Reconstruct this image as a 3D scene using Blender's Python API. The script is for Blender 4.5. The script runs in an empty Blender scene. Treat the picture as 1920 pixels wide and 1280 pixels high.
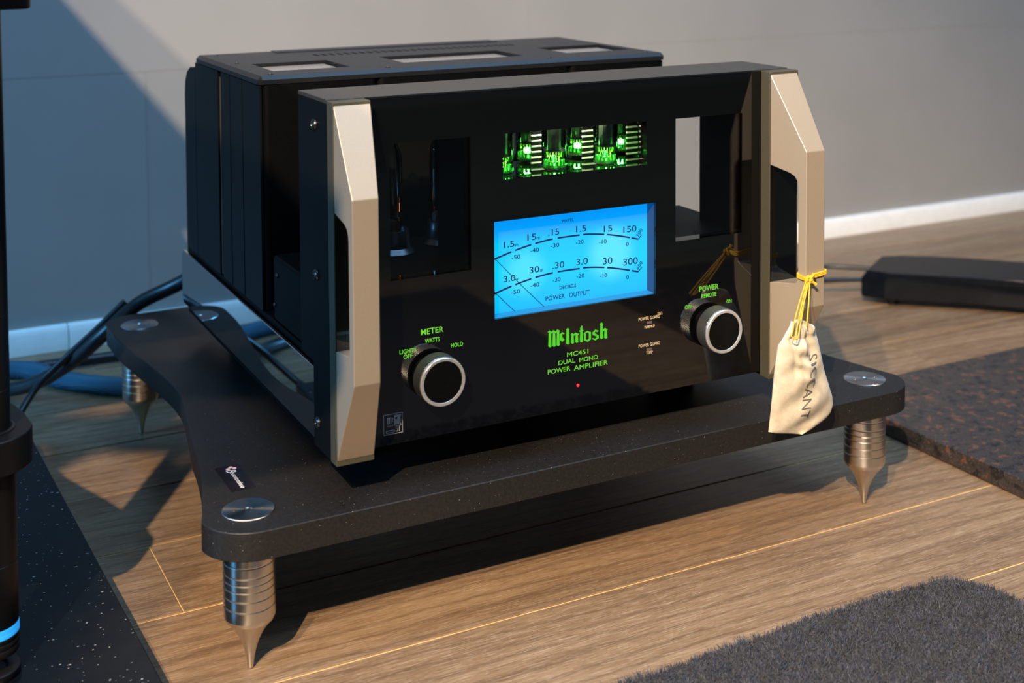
import bpy, bmesh, math, random
import numpy as np
from mathutils import Vector, Matrix
random.seed(4); RNG = np.random.default_rng(7)
S = bpy.context.scene
COL = S.collection

# ------------------------------------------------------------------ camera
yaw, pitch, roll = -0.47574, -0.050409, -0.0055865
cy_, sy_ = math.cos(yaw), math.sin(yaw)
fwd = Vector((-sy_*math.cos(pitch), cy_*math.cos(pitch), math.sin(pitch)))
rt0 = Vector((cy_, sy_, 0)); up0 = rt0.cross(fwd)
rgt = math.cos(roll)*rt0 + math.sin(roll)*up0
upv = -math.sin(roll)*rt0 + math.cos(roll)*up0
cd = bpy.data.cameras.new('camera'); cam = bpy.data.objects.new('camera', cd); COL.objects.link(cam)
M = Matrix.Identity(4)
for i in range(3):
    M[i][0] = rgt[i]; M[i][1] = upv[i]; M[i][2] = -fwd[i]
M[0][3], M[1][3], M[2][3] = -0.33930, -0.95771, 0.57414
cam.matrix_world = M
cd.sensor_width = 36; cd.lens = 2490.39/1920*36
cd.shift_x = (960-947.62)/1920; cd.shift_y = (-20.52-640)/1920
cd.clip_start = 0.02; cd.clip_end = 50
cd.dof.use_dof = True; cd.dof.focus_distance = 1.13; cd.dof.aperture_fstop = 6.5
S.camera = cam

# ------------------------------------------------------------------ world, lights, exposure
w = bpy.data.worlds.new('world'); S.world = w; w.use_nodes = True
w.node_tree.nodes['Background'].inputs[0].default_value = (0.55, 0.75, 1.0, 1)
w.node_tree.nodes['Background'].inputs[1].default_value = 0.065
def aim(o, t):
    o.rotation_euler = (Vector(t)-o.location).to_track_quat('-Z', 'Y').to_euler()
def spot(name, loc, tgt, power, colr, size, deg, blend=0.6):
    l = bpy.data.lights.new(name, 'SPOT'); l.energy = power; l.color = colr
    l.shadow_soft_size = size; l.spot_size = math.radians(deg); l.spot_blend = blend
    o = bpy.data.objects.new(name, l); COL.objects.link(o); o.location = loc; aim(o, tgt); return o
def area(name, loc, tgt, power, colr, sx, sy):
    l = bpy.data.lights.new(name, 'AREA'); l.energy = power; l.color = colr
    l.shape = 'RECTANGLE'; l.size = sx; l.size_y = sy
    o = bpy.data.objects.new(name, l); COL.objects.link(o); o.location = loc; aim(o, tgt); return o
spot('ceiling_spot', (-1.60, -2.15, 2.35), (0.35, 0.2, 0.1), 820, (1.0, 0.79, 0.565), 0.022, 42, 1.0)
spot('ceiling_spot', (-1.835, -2.00, 2.35), (0.35, 0.2, 0.1), 470, (1.0, 0.79, 0.575), 0.022, 42, 1.0)
spot('ceiling_spot', (1.5, -1.9, 2.4), (0.6, 0.3, 0.1), 30, (1.0, 0.84, 0.66), 0.06, 50, 1.0)
area('window_daylight', (-2.6, 0.35, 1.35), (0.1, 0.5, 0.15), 115, (0.13, 0.50, 1.0), 1.3, 1.1)
area('ceiling_daylight', (0.9, -0.5, 2.7), (0.6, 0.2, 0), 70, (0.30, 0.60, 1.0), 2.4, 2.0)
S.view_settings.view_transform = 'Standard'; S.view_settings.look = 'None'
S.view_settings.gamma = 1; S.view_settings.use_curve_mapping = False
S.view_settings.exposure = 0.08

# ------------------------------------------------------------------ helpers
LOC = {}
def thing(name, label, cat, loc=(0, 0, 0), group=None):
    o = bpy.data.objects.new(name, None); COL.objects.link(o); o.location = loc
    o.empty_display_size = .05
    o['label'] = label; o['category'] = cat
    if group: o['group'] = group
    LOC[o] = Vector(loc); return o
def link(name, me, mat, parent=None):
    o = bpy.data.objects.new(name, me); COL.objects.link(o)
    if mat is not None: me.materials.append(mat)
    if parent is not None:
        o.parent = parent
        o.matrix_parent_inverse = Matrix.Translation(-LOC.get(parent, Vector((0, 0, 0))))
    return o
def obj(name, bm, mat, parent=None, smooth=False, bevel=0, seg=2, ang=35):
    me = bpy.data.meshes.new(name)
    bmesh.ops.recalc_face_normals(bm, faces=bm.faces[:]); bm.to_mesh(me); bm.free()
    if smooth or bevel:
        me.shade_smooth()
    o = link(name, me, mat, parent)
    if bevel:
        m = o.modifiers.new('bevel', 'BEVEL'); m.width = bevel; m.segments = seg; m.limit_method = 'ANGLE'
        m.angle_limit = math.radians(ang); m.harden_normals = True
    elif smooth:
        m = o.modifiers.new('split', 'EDGE_SPLIT'); m.split_angle = math.radians(40)
    return o
def tag(o, label=None, cat=None, group=None, kind=None):
    if label: o['label'] = label
    if cat: o['category'] = cat
    if group: o['group'] = group
    if kind: o['kind'] = kind
    return o
def box(bm, x0, x1, y0, y1, z0, z1):
    v = [bm.verts.new((x, y, z)) for z in (z0, z1) for y in (y0, y1) for x in (x0, x1)]
    for f in ((0,2,3,1),(4,5,7,6),(0,1,5,4),(2,6,7,3),(0,4,6,2),(1,3,7,5)):
        bm.faces.new([v[i] for i in f])
def boxo(name, b, mat, parent=None, **k):
    bm = bmesh.new(); box(bm, *b); return obj(name, bm, mat, parent, **k)
def prism(bm, pts, ax, a, b):
    """polygon pts extruded along axis ax between a and b"""
    def mk(p, h):
        q = [p[0], p[1]]; q.insert(ax, h); return bm.verts.new(q)
    A = [mk(p, a) for p in pts]; B = [mk(p, b) for p in pts]; n = len(pts)
    bm.faces.new(A[::-1]); bm.faces.new(B)
    for i in range(n): bm.faces.new((A[i], A[(i+1) % n], B[(i+1) % n], B[i]))
def lathe(bm, prof, c, ax=2, seg=48, sgn=1):
    """prof: (radius, height along axis)"""
    rings = []
    for r, h in prof:
        ring = []
        for k in range(seg):
            t = 2*math.pi*k/seg; p = [r*math.cos(t), r*math.sin(t)]; p.insert(ax, h*sgn)
            ring.append(bm.verts.new((p[0]+c[0], p[1]+c[1], p[2]+c[2])))
        rings.append(ring)
    for a, b in zip(rings, rings[1:]):
        for k in range(seg): bm.faces.new((a[k], a[(k+1) % seg], b[(k+1) % seg], b[k]))
    bm.faces.new(rings[0][::-1]); bm.faces.new(rings[-1])
def catmull(P, n=8, closed=False):
    P = [Vector(p) for p in P]; out = []; m = len(P)
    for i in range(m if closed else m-1):
        if closed: a, b, c, d = P[i-1], P[i], P[(i+1) % m], P[(i+2) % m]
        else: a, b, c, d = P[max(i-1, 0)], P[i], P[i+1], P[min(i+2, m-1)]
        for k in range(n):
            t = k/n
            out.append(.5*((2*b)+(-a+c)*t+(2*a-5*b+4*c-d)*t*t+(-a+3*b-3*c+d)*t**3))
    if not closed: out.append(P[-1])
    return out
def tube(bm, P, r, seg=10, n=8, closed=False, smooth=True):
    Q = catmull(P, n, closed) if smooth else [Vector(p) for p in P]
    rings = []; up = Vector((0, 0, 1)); m = len(Q)
    for i, q in enumerate(Q):
        d = (Q[(i+1) % m]-Q[i-1]) if closed else (Q[min(i+1, m-1)]-Q[max(i-1, 0)])
        d.normalize()
        s = d.cross(up)
        if s.length < .05: s = d.cross(Vector((1, 0, 0)))
        s.normalize(); u = s.cross(d)
        rr = r(i/(m-1)) if callable(r) else r
        rings.append([bm.verts.new(q+rr*(math.cos(t)*s+math.sin(t)*u)) for t in [2*math.pi*k/seg for k in range(seg)]])
    for i in range(m if closed else m-1):
        a, b = rings[i], rings[(i+1) % m]
        for k in range(seg): bm.faces.new((a[k], a[(k+1) % seg], b[(k+1) % seg], b[k]))
    if not closed: bm.faces.new(rings[0][::-1]); bm.faces.new(rings[-1])
def rrect(x0, x1, y0, y1, r, n=6):
    o = []
    for cx, cy, a in ((x1-r, y0+r, -90), (x1-r, y1-r, 0), (x0+r, y1-r, 90), (x0+r, y0+r, 180)):
        for k in range(n+1):
            t = math.radians(a+90*k/n); o.append((cx+r*math.cos(t), cy+r*math.sin(t)))
    return o
def holed(bm, xs, zs, holes, y0, y1):
    """slab in the XZ plane with rectangular holes through it"""
    nx, nz = len(xs)-1, len(zs)-1
    def full(i, j):
        if i < 0 or j < 0 or i >= nx or j >= nz: return False
        cx, cz = (xs[i]+xs[i+1])/2, (zs[j]+zs[j+1])/2
        return not any(a < cx < b and c < cz < d for a, b, c, d in holes)
    vc = {}
    def v(i, j, y):
        k = (i, j, y)
        if k not in vc: vc[k] = bm.verts.new((xs[i], y, zs[j]))
        return vc[k]
    for i in range(nx):
        for j in range(nz):
            if not full(i, j): continue
            bm.faces.new((v(i,j,y0), v(i+1,j,y0), v(i+1,j+1,y0), v(i,j+1,y0)))
            bm.faces.new((v(i,j,y1), v(i,j+1,y1), v(i+1,j+1,y1), v(i+1,j,y1)))
            for di, dj, a, b in ((-1,0,(i,j),(i,j+1)), (1,0,(i+1,j),(i+1,j+1)), (0,-1,(i,j),(i+1,j)), (0,1,(i,j+1),(i+1,j+1))):
                if not full(i+di, j+dj): bm.faces.new((v(*a,y0), v(*b,y0), v(*b,y1), v(*a,y1)))

# ------------------------------------------------------------------ materials
class N:
    def __init__(s, name):
        s.m = bpy.data.materials.new(name); s.m.use_nodes = True; s.t = s.m.node_tree
        s.b = s.t.nodes['Principled BSDF']; s.out = s.t.nodes['Material Output']
    def n(s, typ, **k):
        o = s.t.nodes.new(typ)
        for a, v in k.items():
            if hasattr(o, a): setattr(o, a, v)
        return o
    def l(s, a, b): s.t.links.new(a, b)
    def coord(s, scale=(1, 1, 1), rot=(0, 0, 0), rnd=False):
        tc = s.n('ShaderNodeTexCoord'); mp = s.n('ShaderNodeMapping'); s.l(tc.outputs['Object'], mp.inputs[0])
        mp.inputs['Scale'].default_value = scale; mp.inputs['Rotation'].default_value = rot
        if rnd:
            oi = s.n('ShaderNodeObjectInfo'); mu = s.n('ShaderNodeVectorMath', operation='SCALE')
            cb = s.n('ShaderNodeCombineXYZ'); s.l(oi.outputs['Random'], cb.inputs[0]); s.l(oi.outputs['Random'], cb.inputs[1])
            s.l(cb.outputs[0], mu.inputs[0]); mu.inputs['Scale'].default_value = 37.0
            s.l(mu.outputs[0], mp.inputs['Location'])
        return mp.outputs[0]
    def noise(s, co, scale, detail=3, rough=.5, dist=0):
        o = s.n('ShaderNodeTexNoise'); s.l(co, o.inputs['Vector']); o.inputs['Scale'].default_value = scale
        o.inputs['Detail'].default_value = detail; o.inputs['Roughness'].default_value = rough
        o.inputs['Distortion'].default_value = dist; return o.outputs['Fac']
    def ramp(s, f, stops, interp='LINEAR'):
        o = s.n('ShaderNodeValToRGB'); s.l(f, o.inputs[0]); o.color_ramp.interpolation = interp
        e = o.color_ramp.elements
        while len(e) > 1: e.remove(e[-1])
        e[0].position = stops[0][0]; e[0].color = (*stops[0][1], 1)
        for p, c in stops[1:]:
            q = e.new(p); q.color = (*c, 1)
        return o.outputs[0]
    def mix(s, f, a, b, mode='MIX'):
        o = s.n('ShaderNodeMix', data_type='RGBA', blend_type=mode)
        for k, v in ((0, f), (6, a), (7, b)):
            if isinstance(v, (int, float)): o.inputs[k].default_value = v
            elif isinstance(v, tuple): o.inputs[k].default_value = (*v, 1)
            else: s.l(v, o.inputs[k])
        return o.outputs[2]
    def bump(s, h, strength, dist=.001):
        o = s.n('ShaderNodeBump'); o.inputs['Strength'].default_value = strength; o.inputs['Distance'].default_value = dist
        s.l(h, o.inputs['Height']); s.l(o.outputs[0], s.b.inputs['Normal'])
    def set(s, **k):
        for a, v in k.items():
            a = a.replace('_', ' ')
            if isinstance(v, tuple) and len(v) == 3: v = (*v, 1)
            if isinstance(v, (int, float, tuple)): s.b.inputs[a].default_value = v
            else: s.l(v, s.b.inputs[a])
        return s
def simple(name, c, rough=.5, metal=0, var=.12, scale=300, bump=0, **k):
    s = N(name); co = s.coord(); f = s.noise(co, scale, 2)
    d = tuple(x*(1-var) for x in c); u = tuple(min(1, x*(1+var)) for x in c)
    s.set(Base_Color=s.ramp(f, [(.3, d), (.7, u)]), Roughness=rough, Metallic=metal, **k)
    if bump: s.bump(f, bump, .0003)
    return s.m
def emit(name, c, st, base=(.01, .01, .01)):
    s = N(name); s.set(Base_Color=base, Emission_Color=c, Emission_Strength=st, Roughness=.6); return s.m

m_black = simple('black_powder_coat', (.0018, .0019, .0022), .5, 0, .3, 900, .25, Specular_IOR_Level=.10)
m_blackside = simple('black_anodised', (.0022, .0038, .0052), .45, 0, .2, 1200, .1, Specular_IOR_Level=.18)
m_capside = simple('black_cap_paint', (.0018, .0026, .0034), .5, 0, .2, 1200, .1, Specular_IOR_Level=.16)
m_glossy = N('black_panel_glass'); m_glossy.set(Base_Color=(.0015, .0015, .0017), Roughness=.035, IOR=1.75); m_glossy = m_glossy.m
m_topface = simple('dark_brushed_top', (.055, .046, .036), .36, .35, .3, 700)
m_cover = simple('black_fine_texture', (.0075, .008, .010), .40, 0, .3, 1500, .3, Specular_IOR_Level=.38)
m_plate = simple('nameplate_satin', (.27, .25, .23), .25, .1, .08, 400)
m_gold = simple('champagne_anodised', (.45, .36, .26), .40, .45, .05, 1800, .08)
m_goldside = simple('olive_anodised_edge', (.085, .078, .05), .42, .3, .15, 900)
m_chrome = N('polished_steel'); m_chrome.set(Base_Color=(.62, .63, .64), Metallic=1.0, Roughness=.015); m_chrome = m_chrome.m
m_chrome_d = N('knob_chrome'); m_chrome_d.set(Base_Color=(.72, .70, .67), Metallic=.7, Roughness=.2); m_chrome_d = m_chrome_d.m
m_screw = simple('screw_steel', (.16, .15, .14), .3, 1)
m_print_g = emit('green_print', (.22, 1.0, .03), .62)
m_print_g2 = emit('green_logo', (.10, .95, .01), .62)
m_print_b = simple('beige_print', (.50, .40, .24), .6)
m_print_w = simple('grey_print', (.30, .31, .33), .6)
m_led_off = simple('unlit_led', (.12, .08, .07), .4)
m_red = emit('red_led', (1, .01, .02), 1.6)
m_blue_ink = simple('navy_print', (.0, .006, .10), .6)
m_needle = simple('needle_black', (.002, .003, .03), .4)
m_knobcap = simple('knob_black_cap', (.006, .006, .006), .25, .6)
m_glow = emit('orange_filament', (1, .25, .03), 2.5)
m_greenled = emit('green_led', (.05, 1, .08), 14)
m_mica = simple('tube_plate_metal', (.10, .10, .10), .35, .8)
m_pin = simple('brass_pins', (.75, .45, .12), .25, 1)
m_rib = simple('glint_rib_metal', (.85, .80, .68), .3, .6)
m_collar = simple('socket_collar', (.10, .10, .11), .3, .9)

s = N('knurled_steel'); co = s.coord()
a = s.n('ShaderNodeTexWave', wave_type='BANDS', bands_direction='DIAGONAL'); s.l(co, a.inputs[0]); a.inputs['Scale'].default_value = 330
f = s.noise(co, 1500, 1)
s.set(Base_Color=s.mix(f, (.30, .30, .28), (.48, .47, .44)), Metallic=1.0, Roughness=.36); s.bump(a.outputs['Fac'], .5, .0004); m_knurl = s.m

s = N('turned_steel'); co = s.coord((1, 1, 900)); f = s.noise(co, 1.0, 2)
s.set(Base_Color=s.mix(f, (.60, .56, .50), (.68, .63, .56)), Metallic=1.0, Roughness=.27); m_steel = s.m
s = N('machined_disc')   # radially brushed
tc = s.n('ShaderNodeTexCoord'); s.l(tc.outputs['Object'], s.n('ShaderNodeVectorMath').inputs[0])
s.set(Base_Color=(.46, .46, .47), Metallic=1.0, Roughness=.26, Anisotropic=.85)
tg = s.n('ShaderNodeTangent', direction_type='RADIAL', axis='Z'); s.l(tg.outputs[0], s.b.inputs['Tangent'])
m_disc = s.m

s = N('board_black_paint'); co = s.coord()
f = s.noise(co, 420, 2); d = s.noise(co, 900, 0); g = s.noise(co, 6, 2)
c = s.ramp(f, [(.3, (.008, .0075, .0075)), (.7, (.014, .0125, .012))])
dust = s.ramp(d, [(.835, (0, 0, 0)), (.86, (1, 1, 1))])
s.set(Base_Color=s.mix(dust, c, (.35, .33, .30)), Roughness=s.ramp(g, [(.3, (.42,)*3), (.7, (.55,)*3)]), IOR=1.42)
s.bump(f, .12, .0003); m_board = s.m

# floor planks: grain runs along X
s = N('oak_plank'); co = s.coord((1, 1, 1), rnd=True)
mp1 = s.n('ShaderNodeMapping'); s.l(co, mp1.inputs[0]); mp1.inputs['Scale'].default_value = (1.3, 14, 1)
big = s.noise(mp1.outputs[0], 1.6, 4, .6, 1.2)
mp2 = s.n('ShaderNodeMapping'); s.l(co, mp2.inputs[0]); mp2.inputs['Scale'].default_value = (30, 820, 1)
wob = s.noise(co, 9, 2); va = s.n('ShaderNodeVectorMath', operation='MULTIPLY_ADD'); cbx = s.n('ShaderNodeCombineXYZ'); s.l(wob, cbx.inputs[1])
s.l(cbx.outputs[0], va.inputs[0]); va.inputs[1].default_value = (0, 4.0, 0); s.l(mp2.outputs[0], va.inputs[2])
fine = s.noise(va.outputs[0], 1.0, 3, .6, .2)
mp3 = s.n('ShaderNodeMapping'); s.l(co, mp3.inputs[0]); mp3.inputs['Scale'].default_value = (.9, 5.5, 1)
ring = s.n('ShaderNodeTexWave', wave_type='RINGS', rings_direction='Z'); s.l(mp3.outputs[0], ring.inputs[0])
ring.inputs['Scale'].default_value = 3.2; ring.inputs['Distortion'].default_value = 7; ring.inputs['Detail'].default_value = 3; ring.inputs['Detail Scale'].default_value = 1.2
c1 = s.ramp(big, [(.28, (.140, .080, .040)), (.5, (.215, .132, .070)), (.72, (.285, .188, .108))])
c2 = s.mix(s.ramp(ring.outputs['Fac'], [(.0, (.50,)*3), (.30, (0,)*3)]), c1, (.10, .055, .030))
c3 = s.mix(s.ramp(fine, [(.56, (0,)*3), (.66, (.42,)*3)]), c2, (.46, .34, .235))
mp4 = s.n('ShaderNodeMapping'); s.l(co, mp4.inputs[0]); mp4.inputs['Scale'].default_value = (70, 1500, 1)
vb4 = s.n('ShaderNodeVectorMath', operation='MULTIPLY_ADD'); s.l(cbx.outputs[0], vb4.inputs[0]); vb4.inputs[1].default_value = (0, 12, 0); s.l(mp4.outputs[0], vb4.inputs[2])
pore = s.noise(vb4.outputs[0], 1.0, 2, .6)
c3 = s.mix(s.ramp(pore, [(.58, (0,)*3), (.66, (.45,)*3)]), c3, (.46, .35, .25)); c3 = s.mix(s.ramp(pore, [(.32, (.6,)*3), (.42, (0,)*3)]), c3, (.07, .04, .025))
c4 = s.mix(s.ramp(fine, [(.34, (.50,)*3), (.44, (0,)*3)]), c3, (.075, .042, .026))
oi = s.n('ShaderNodeObjectInfo'); hv = s.n('ShaderNodeHueSaturation'); s.l(c4, hv.inputs['Color'])
mr = s.n('ShaderNodeMapRange'); s.l(oi.outputs['Random'], mr.inputs[0]); mr.inputs[3].default_value = .9; mr.inputs[4].default_value = 1.12
s.l(mr.outputs[0], hv.inputs['Value'])
s.set(Base_Color=hv.outputs[0], Roughness=.40, IOR=1.45)
s.bump(fine, .35, .0006); m_oak = s.m
m_joint = simple('plank_joint_lit', (.75, .50, .20), .5, 0, .1)  # pale yellow stands for light caught in the plank grooves

s = N('wall_paint'); co = s.coord()
wv = s.n('ShaderNodeMapping'); s.l(co, wv.inputs[0]); wv.inputs['Rotation'].default_value = (0, math.radians(-28), 0); wv.inputs['Scale'].default_value = (150, 1, 330)
f = s.noise(wv.outputs[0], 1.0, 2, .5, .6); g = s.noise(co, 5, 3)
s.set(Base_Color=s.ramp(g, [(.3, (.258, .250, .238)), (.7, (.286, .277, .264))]), Roughness=.7)
s.bump(f, .35, .0006); m_wall = s.m
m_base = simple('baseboard_white', (.76, .75, .71), .4, 0, .04, 60)
m_seam = simple('wall_seam', (.263, .254, .242), .8)

def granite(name, dark, mids, fleck, sc):
    s = N(name); co = s.coord(); v = s.n('ShaderNodeTexVoronoi'); s.l(co, v.inputs['Vector']); v.inputs['Scale'].default_value = sc
    n1 = s.noise(co, sc*.35, 4, .6, .5); n2 = s.noise(co, sc*2.2, 2)
    c = s.ramp(n1, mids)
    c = s.mix(s.ramp(n2, [(.60, (0,)*3), (.70, (1,)*3)]), c, fleck)
    s.set(Base_Color=c, Roughness=.28 if name[:3] == 'bro' else .12)
    return s.m
m_gran_b = granite('brown_granite', 0, [(.36, (.010, .009, .010)), (.47, (.032, .028, .028)), (.58, (.036, .027, .024)), (.645, (.14, .058, .035)), (.70, (.06, .042, .036))], (.085, .08, .08), 250)
s = N('black_galaxy_granite'); co = s.coord((1, 1.9, 1), (0, 0, .3)); v = s.noise(co, 240, 1, .4); n2 = s.noise(co, 26, 2)
s.set(Base_Color=s.mix(s.ramp(v, [(.735, (0,)*3), (.78, (1,)*3)]), s.ramp(n2, [(.4, (.0020, .003, .005)), (.7, (.005, .0055, .007))]), (.55, .55, .52)), Roughness=.2, IOR=1.3)
m_gran_k = s.m
m_rack = simple('rack_black', (.0045, .0042, .0042), .42, 0, .3, 900, .1, Specular_IOR_Level=.28)
m_bluering = emit('blue_ring', (.02, .40, 1.0), .5, (.02, .3, .7))
m_cable = simple('black_cable', (.006, .008, .010), .35, 0, .4, 300)
s = N('blue_braid'); co = s.coord(); wv = s.n('ShaderNodeTexWave', bands_direction='DIAGONAL'); s.l(co, wv.inputs[0]); wv.inputs['Scale'].default_value = 260
wv.inputs['Distortion'].default_value = 3
s.set(Base_Color=s.mix(wv.outputs['Fac'], (.003, .030, .060), (.014, .10, .165)), Roughness=.55); s.bump(wv.outputs['Fac'], .6, .001); m_braid = s.m
m_lacq = simple('black_lacquer', (.004, .005, .007), .14, 0, .2, 60, Specular_IOR_Level=.14)
s = N('cotton_cloth'); co = s.coord()
w1 = s.n('ShaderNodeTexWave', bands_direction='X'); s.l(co, w1.inputs[0]); w1.inputs['Scale'].default_value = 420
w2 = s.n('ShaderNodeTexWave', bands_direction='Z'); s.l(co, w2.inputs[0]); w2.inputs['Scale'].default_value = 420
f = s.mix(.5, w1.outputs['Color'], w2.outputs['Color']); g = s.noise(co, 120, 3)
s.set(Base_Color=s.mix(s.ramp(g, [(.35, (0,)*3), (.7, (1,)*3)]), (.58, .49, .35), (.74, .65, .49)), Roughness=.9, Sheen_Weight=.2)
s.bump(f, .35, .0005); m_cloth = s.m
m_yel = simple('yellow_cord', (.72, .40, .012), .6, 0, .25, 900, .3)
m_ink = simple('faded_ink', (.16, .15, .15), .8)
m_label = simple('badge_black', (.008, .004, .006), .18)
m_white = simple('white_print', (.75, .78, .80), .5)
m_redp = simple('red_print', (.6, .02, .05), .5)
s = N('rug_pile'); tc = s.n('ShaderNodeTexCoord'); f = s.ramp(s.noise(tc.outputs['Object'], 420, 2), [(.44, (0,)*3), (.60, (1,)*3)]); g = s.noise(tc.outputs['Object'], 25, 2)
s.set(Base_Color=s.mix(f, (.002, .0025, .006), (.040, .043, .062)), Roughness=.6, Sheen_Weight=.25); m_rug = s.m
m_rugb = simple('rug_backing', (.012, .012, .018), .9)
s = N('window_glass'); s.set(Base_Color=(.55, .58, .58), Roughness=.0, IOR=1.3, Transmission_Weight=1.0); m_glass = s.m
# clear thin glass for the valves and panes: mostly transparent with a glossy skin
def thin(name, tint, gl):
    s = N(name); t = s.n('ShaderNodeBsdfTransparent'); t.inputs[0].default_value = (*tint, 1)
    g = s.n('ShaderNodeBsdfGlossy'); g.inputs['Roughness'].default_value = .03
    fr = s.n('ShaderNodeFresnel'); fr.inputs[0].default_value = gl
    mx = s.n('ShaderNodeMixShader'); s.l(fr.outputs[0], mx.inputs[0]); s.l(t.outputs[0], mx.inputs[1]); s.l(g.outputs[0], mx.inputs[2])
    s.l(mx.outputs[0], s.out.inputs[0]); s.t.nodes.remove(s.b); return s.m
m_pane = thin('tinted_pane', (.96, .965, .96), 1.35)
m_pane_mid = thin('clear_pane', (.99, .99, .99), 1.06)
m_valve = thin('valve_glass', (.86, .88, .87), 1.7)
m_valveg = thin('small_valve_glass', (.75, .92, .72), 1.8)

# meter screen (a backlit dial): brighter lamp pools, darker band at its top
s = N('meter_backlight'); tc = s.n('ShaderNodeTexCoord'); sp = s.n('ShaderNodeSeparateXYZ'); s.l(tc.outputs['Object'], sp.inputs[0])
mz = s.n('ShaderNodeMapRange'); s.l(sp.outputs[2], mz.inputs[0]); mz.inputs[1].default_value = .243; mz.inputs[2].default_value = .330
def pool(x, z, r):
    v = s.n('ShaderNodeVectorMath', operation='DISTANCE'); s.l(tc.outputs['Object'], v.inputs[0]); v.inputs[1].default_value = (x, .0128, z)
    m = s.n('ShaderNodeMapRange', interpolation_type='SMOOTHSTEP'); s.l(v.outputs['Value'], m.inputs[0]); m.inputs[1].default_value = r; m.inputs[2].default_value = r*.3
    m.inputs[3].default_value = 0; m.inputs[4].default_value = 1; return m.outputs[0]
base = s.ramp(mz.outputs[0], [(.0, (.0, .40, .95)), (.12, (.0, .52, 1.0)), (.45, (.0, .64, 1.0)), (.74, (.0, .56, 1.0)), (.85, (.0, .36, .98)), (1, (.0, .27, .90))])
c = s.mix(pool(.262, .287, .030), base, (.10, .78, 1.0)); c = s.mix(pool(.178, .281, .026), c, (.06, .74, 1.0))
s.set(Base_Color=(0, 0, 0), Emission_Color=c, Emission_Strength=1.0, Roughness=.8); m_meter = s.m

# ------------------------------------------------------------------ text
def text_bm(bm, txt, x0, x1, z0, h, y, mat=None, shear=0, bold=0, to=None, space=1.0, depth=.00025):
    cu = bpy.data.curves.new('t', 'FONT'); cu.body = txt; cu.offset = bold; cu.space_character = space
    cu.resolution_u = 3
    o = bpy.data.objects.new('t', cu); COL.objects.link(o)
    dg = bpy.context.evaluated_depsgraph_get(); me = bpy.data.meshes.new_from_object(o.evaluated_get(dg))
    V = [v.co.copy() for v in me.vertices]; xs = [v.x for v in V]; ys = [v.y for v in V]
    X0, X1, Y0, Y1 = min(xs), max(xs), min(ys), max(ys)
    def T(v):
        b = (v.y-Y0)/(Y1-Y0)
        return (x0+(v.x-X0)/(X1-X0)*(x1-x0)+shear*b*h, z0+b*h)
    tmp = bmesh.new(); tmp.from_mesh(me)
    r = bmesh.ops.extrude_face_region(tmp, geom=tmp.faces[:])
    top = {g for g in r['geom'] if isinstance(g, bmesh.types.BMVert)}
    mp = {}
    for v in tmp.verts:
        a, b = T(v.co); d = depth if v in top else 0
        mp[v] = bm.verts.new(to(a, b, d) if to else (a, y-d, b))
    for f in tmp.faces: bm.faces.new([mp[v] for v in f.verts])
    tmp.free(); bpy.data.objects.remove(o); bpy.data.curves.remove(cu); bpy.data.meshes.remove(me)
def write(items, mat, parent, y, name='lettering', **k):
    for it in items:
        bm = bmesh.new(); text_bm(bm, it[0], it[1], it[2], it[3], it[4], y, **{**k, **(it[5] if len(it) > 5 else {})})
        obj(name, bm, mat, parent)

# ------------------------------------------------------------------ setting
floor = tag(boxo('floor', (-1.6, 3.2, -2.95, .93, -.02, -.0012), m_joint), kind='structure')
WALL_Y = .897
seams = [-2.9, -2.66, -2.4, -2.13, -1.86, -1.6, -1.33, -1.2, -1.1, -.9325, -.8, -.667, -.534, -.4015, -.269, -.1365, -.006, .129, .262, .391, .5235, .655, .787, .93]
joints = {.129: [-.0846, 1.13, 2.33], -.269: [.603, 1.8], -.1365: [-.62, 1.35, 2.5], -.006: [-.75, 1.28, 2.6], .262: [-.47, .93, 2.1], .391: [.35, 1.55]}
GY, GX = .0024, .0011
for i, (a, b) in enumerate(zip(seams, seams[1:])):
    js = joints.get(a, [-.9+(i*.53) % 1.2, .3+(i*.53) % 1.2, 1.5+(i*.53) % 1.2])
    xs = [-1.6]+sorted(js)+[3.2]
    for x0, x1 in zip(xs, xs[1:]):
        boxo('plank', (x0+GX/2, x1-GX/2, a+GY/2, b-GY/2, -.012, 0), m_oak, floor, bevel=.0006, seg=1)
wall = boxo('wall_back', (-1.6, 3.2, WALL_Y, WALL_Y+.1, -.02, 2.6), m_wall); tag(wall, kind='structure')
boxo('wallpaper_seam', (-1.6, 3.2, WALL_Y-.0003, WALL_Y+.001, .3704, .3716), m_seam, wall)
boxo('wallpaper_seam', (.0545, .0553, WALL_Y-.0003, WALL_Y+.001, .03, .3704), m_seam, wall)
boxo('wallpaper_seam', (.6560, .6568, WALL_Y-.0003, WALL_Y+.001, .3716, 2.0), m_seam, wall)
for k, (x0, x1) in enumerate(((-1.6, -.0565), (-.0555, 1.9), (1.901, 3.2))):
    bm = bmesh.new(); prism(bm, [(WALL_Y, 0), (WALL_Y-.013, 0), (WALL_Y-.013, .026), (WALL_Y-.009, .0335), (WALL_Y, .0345)], 0, x0, x1)
    tag(obj('baseboard_back' if k == 0 else 'baseboard_back', bm, m_base, bevel=.001), kind='structure')

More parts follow.
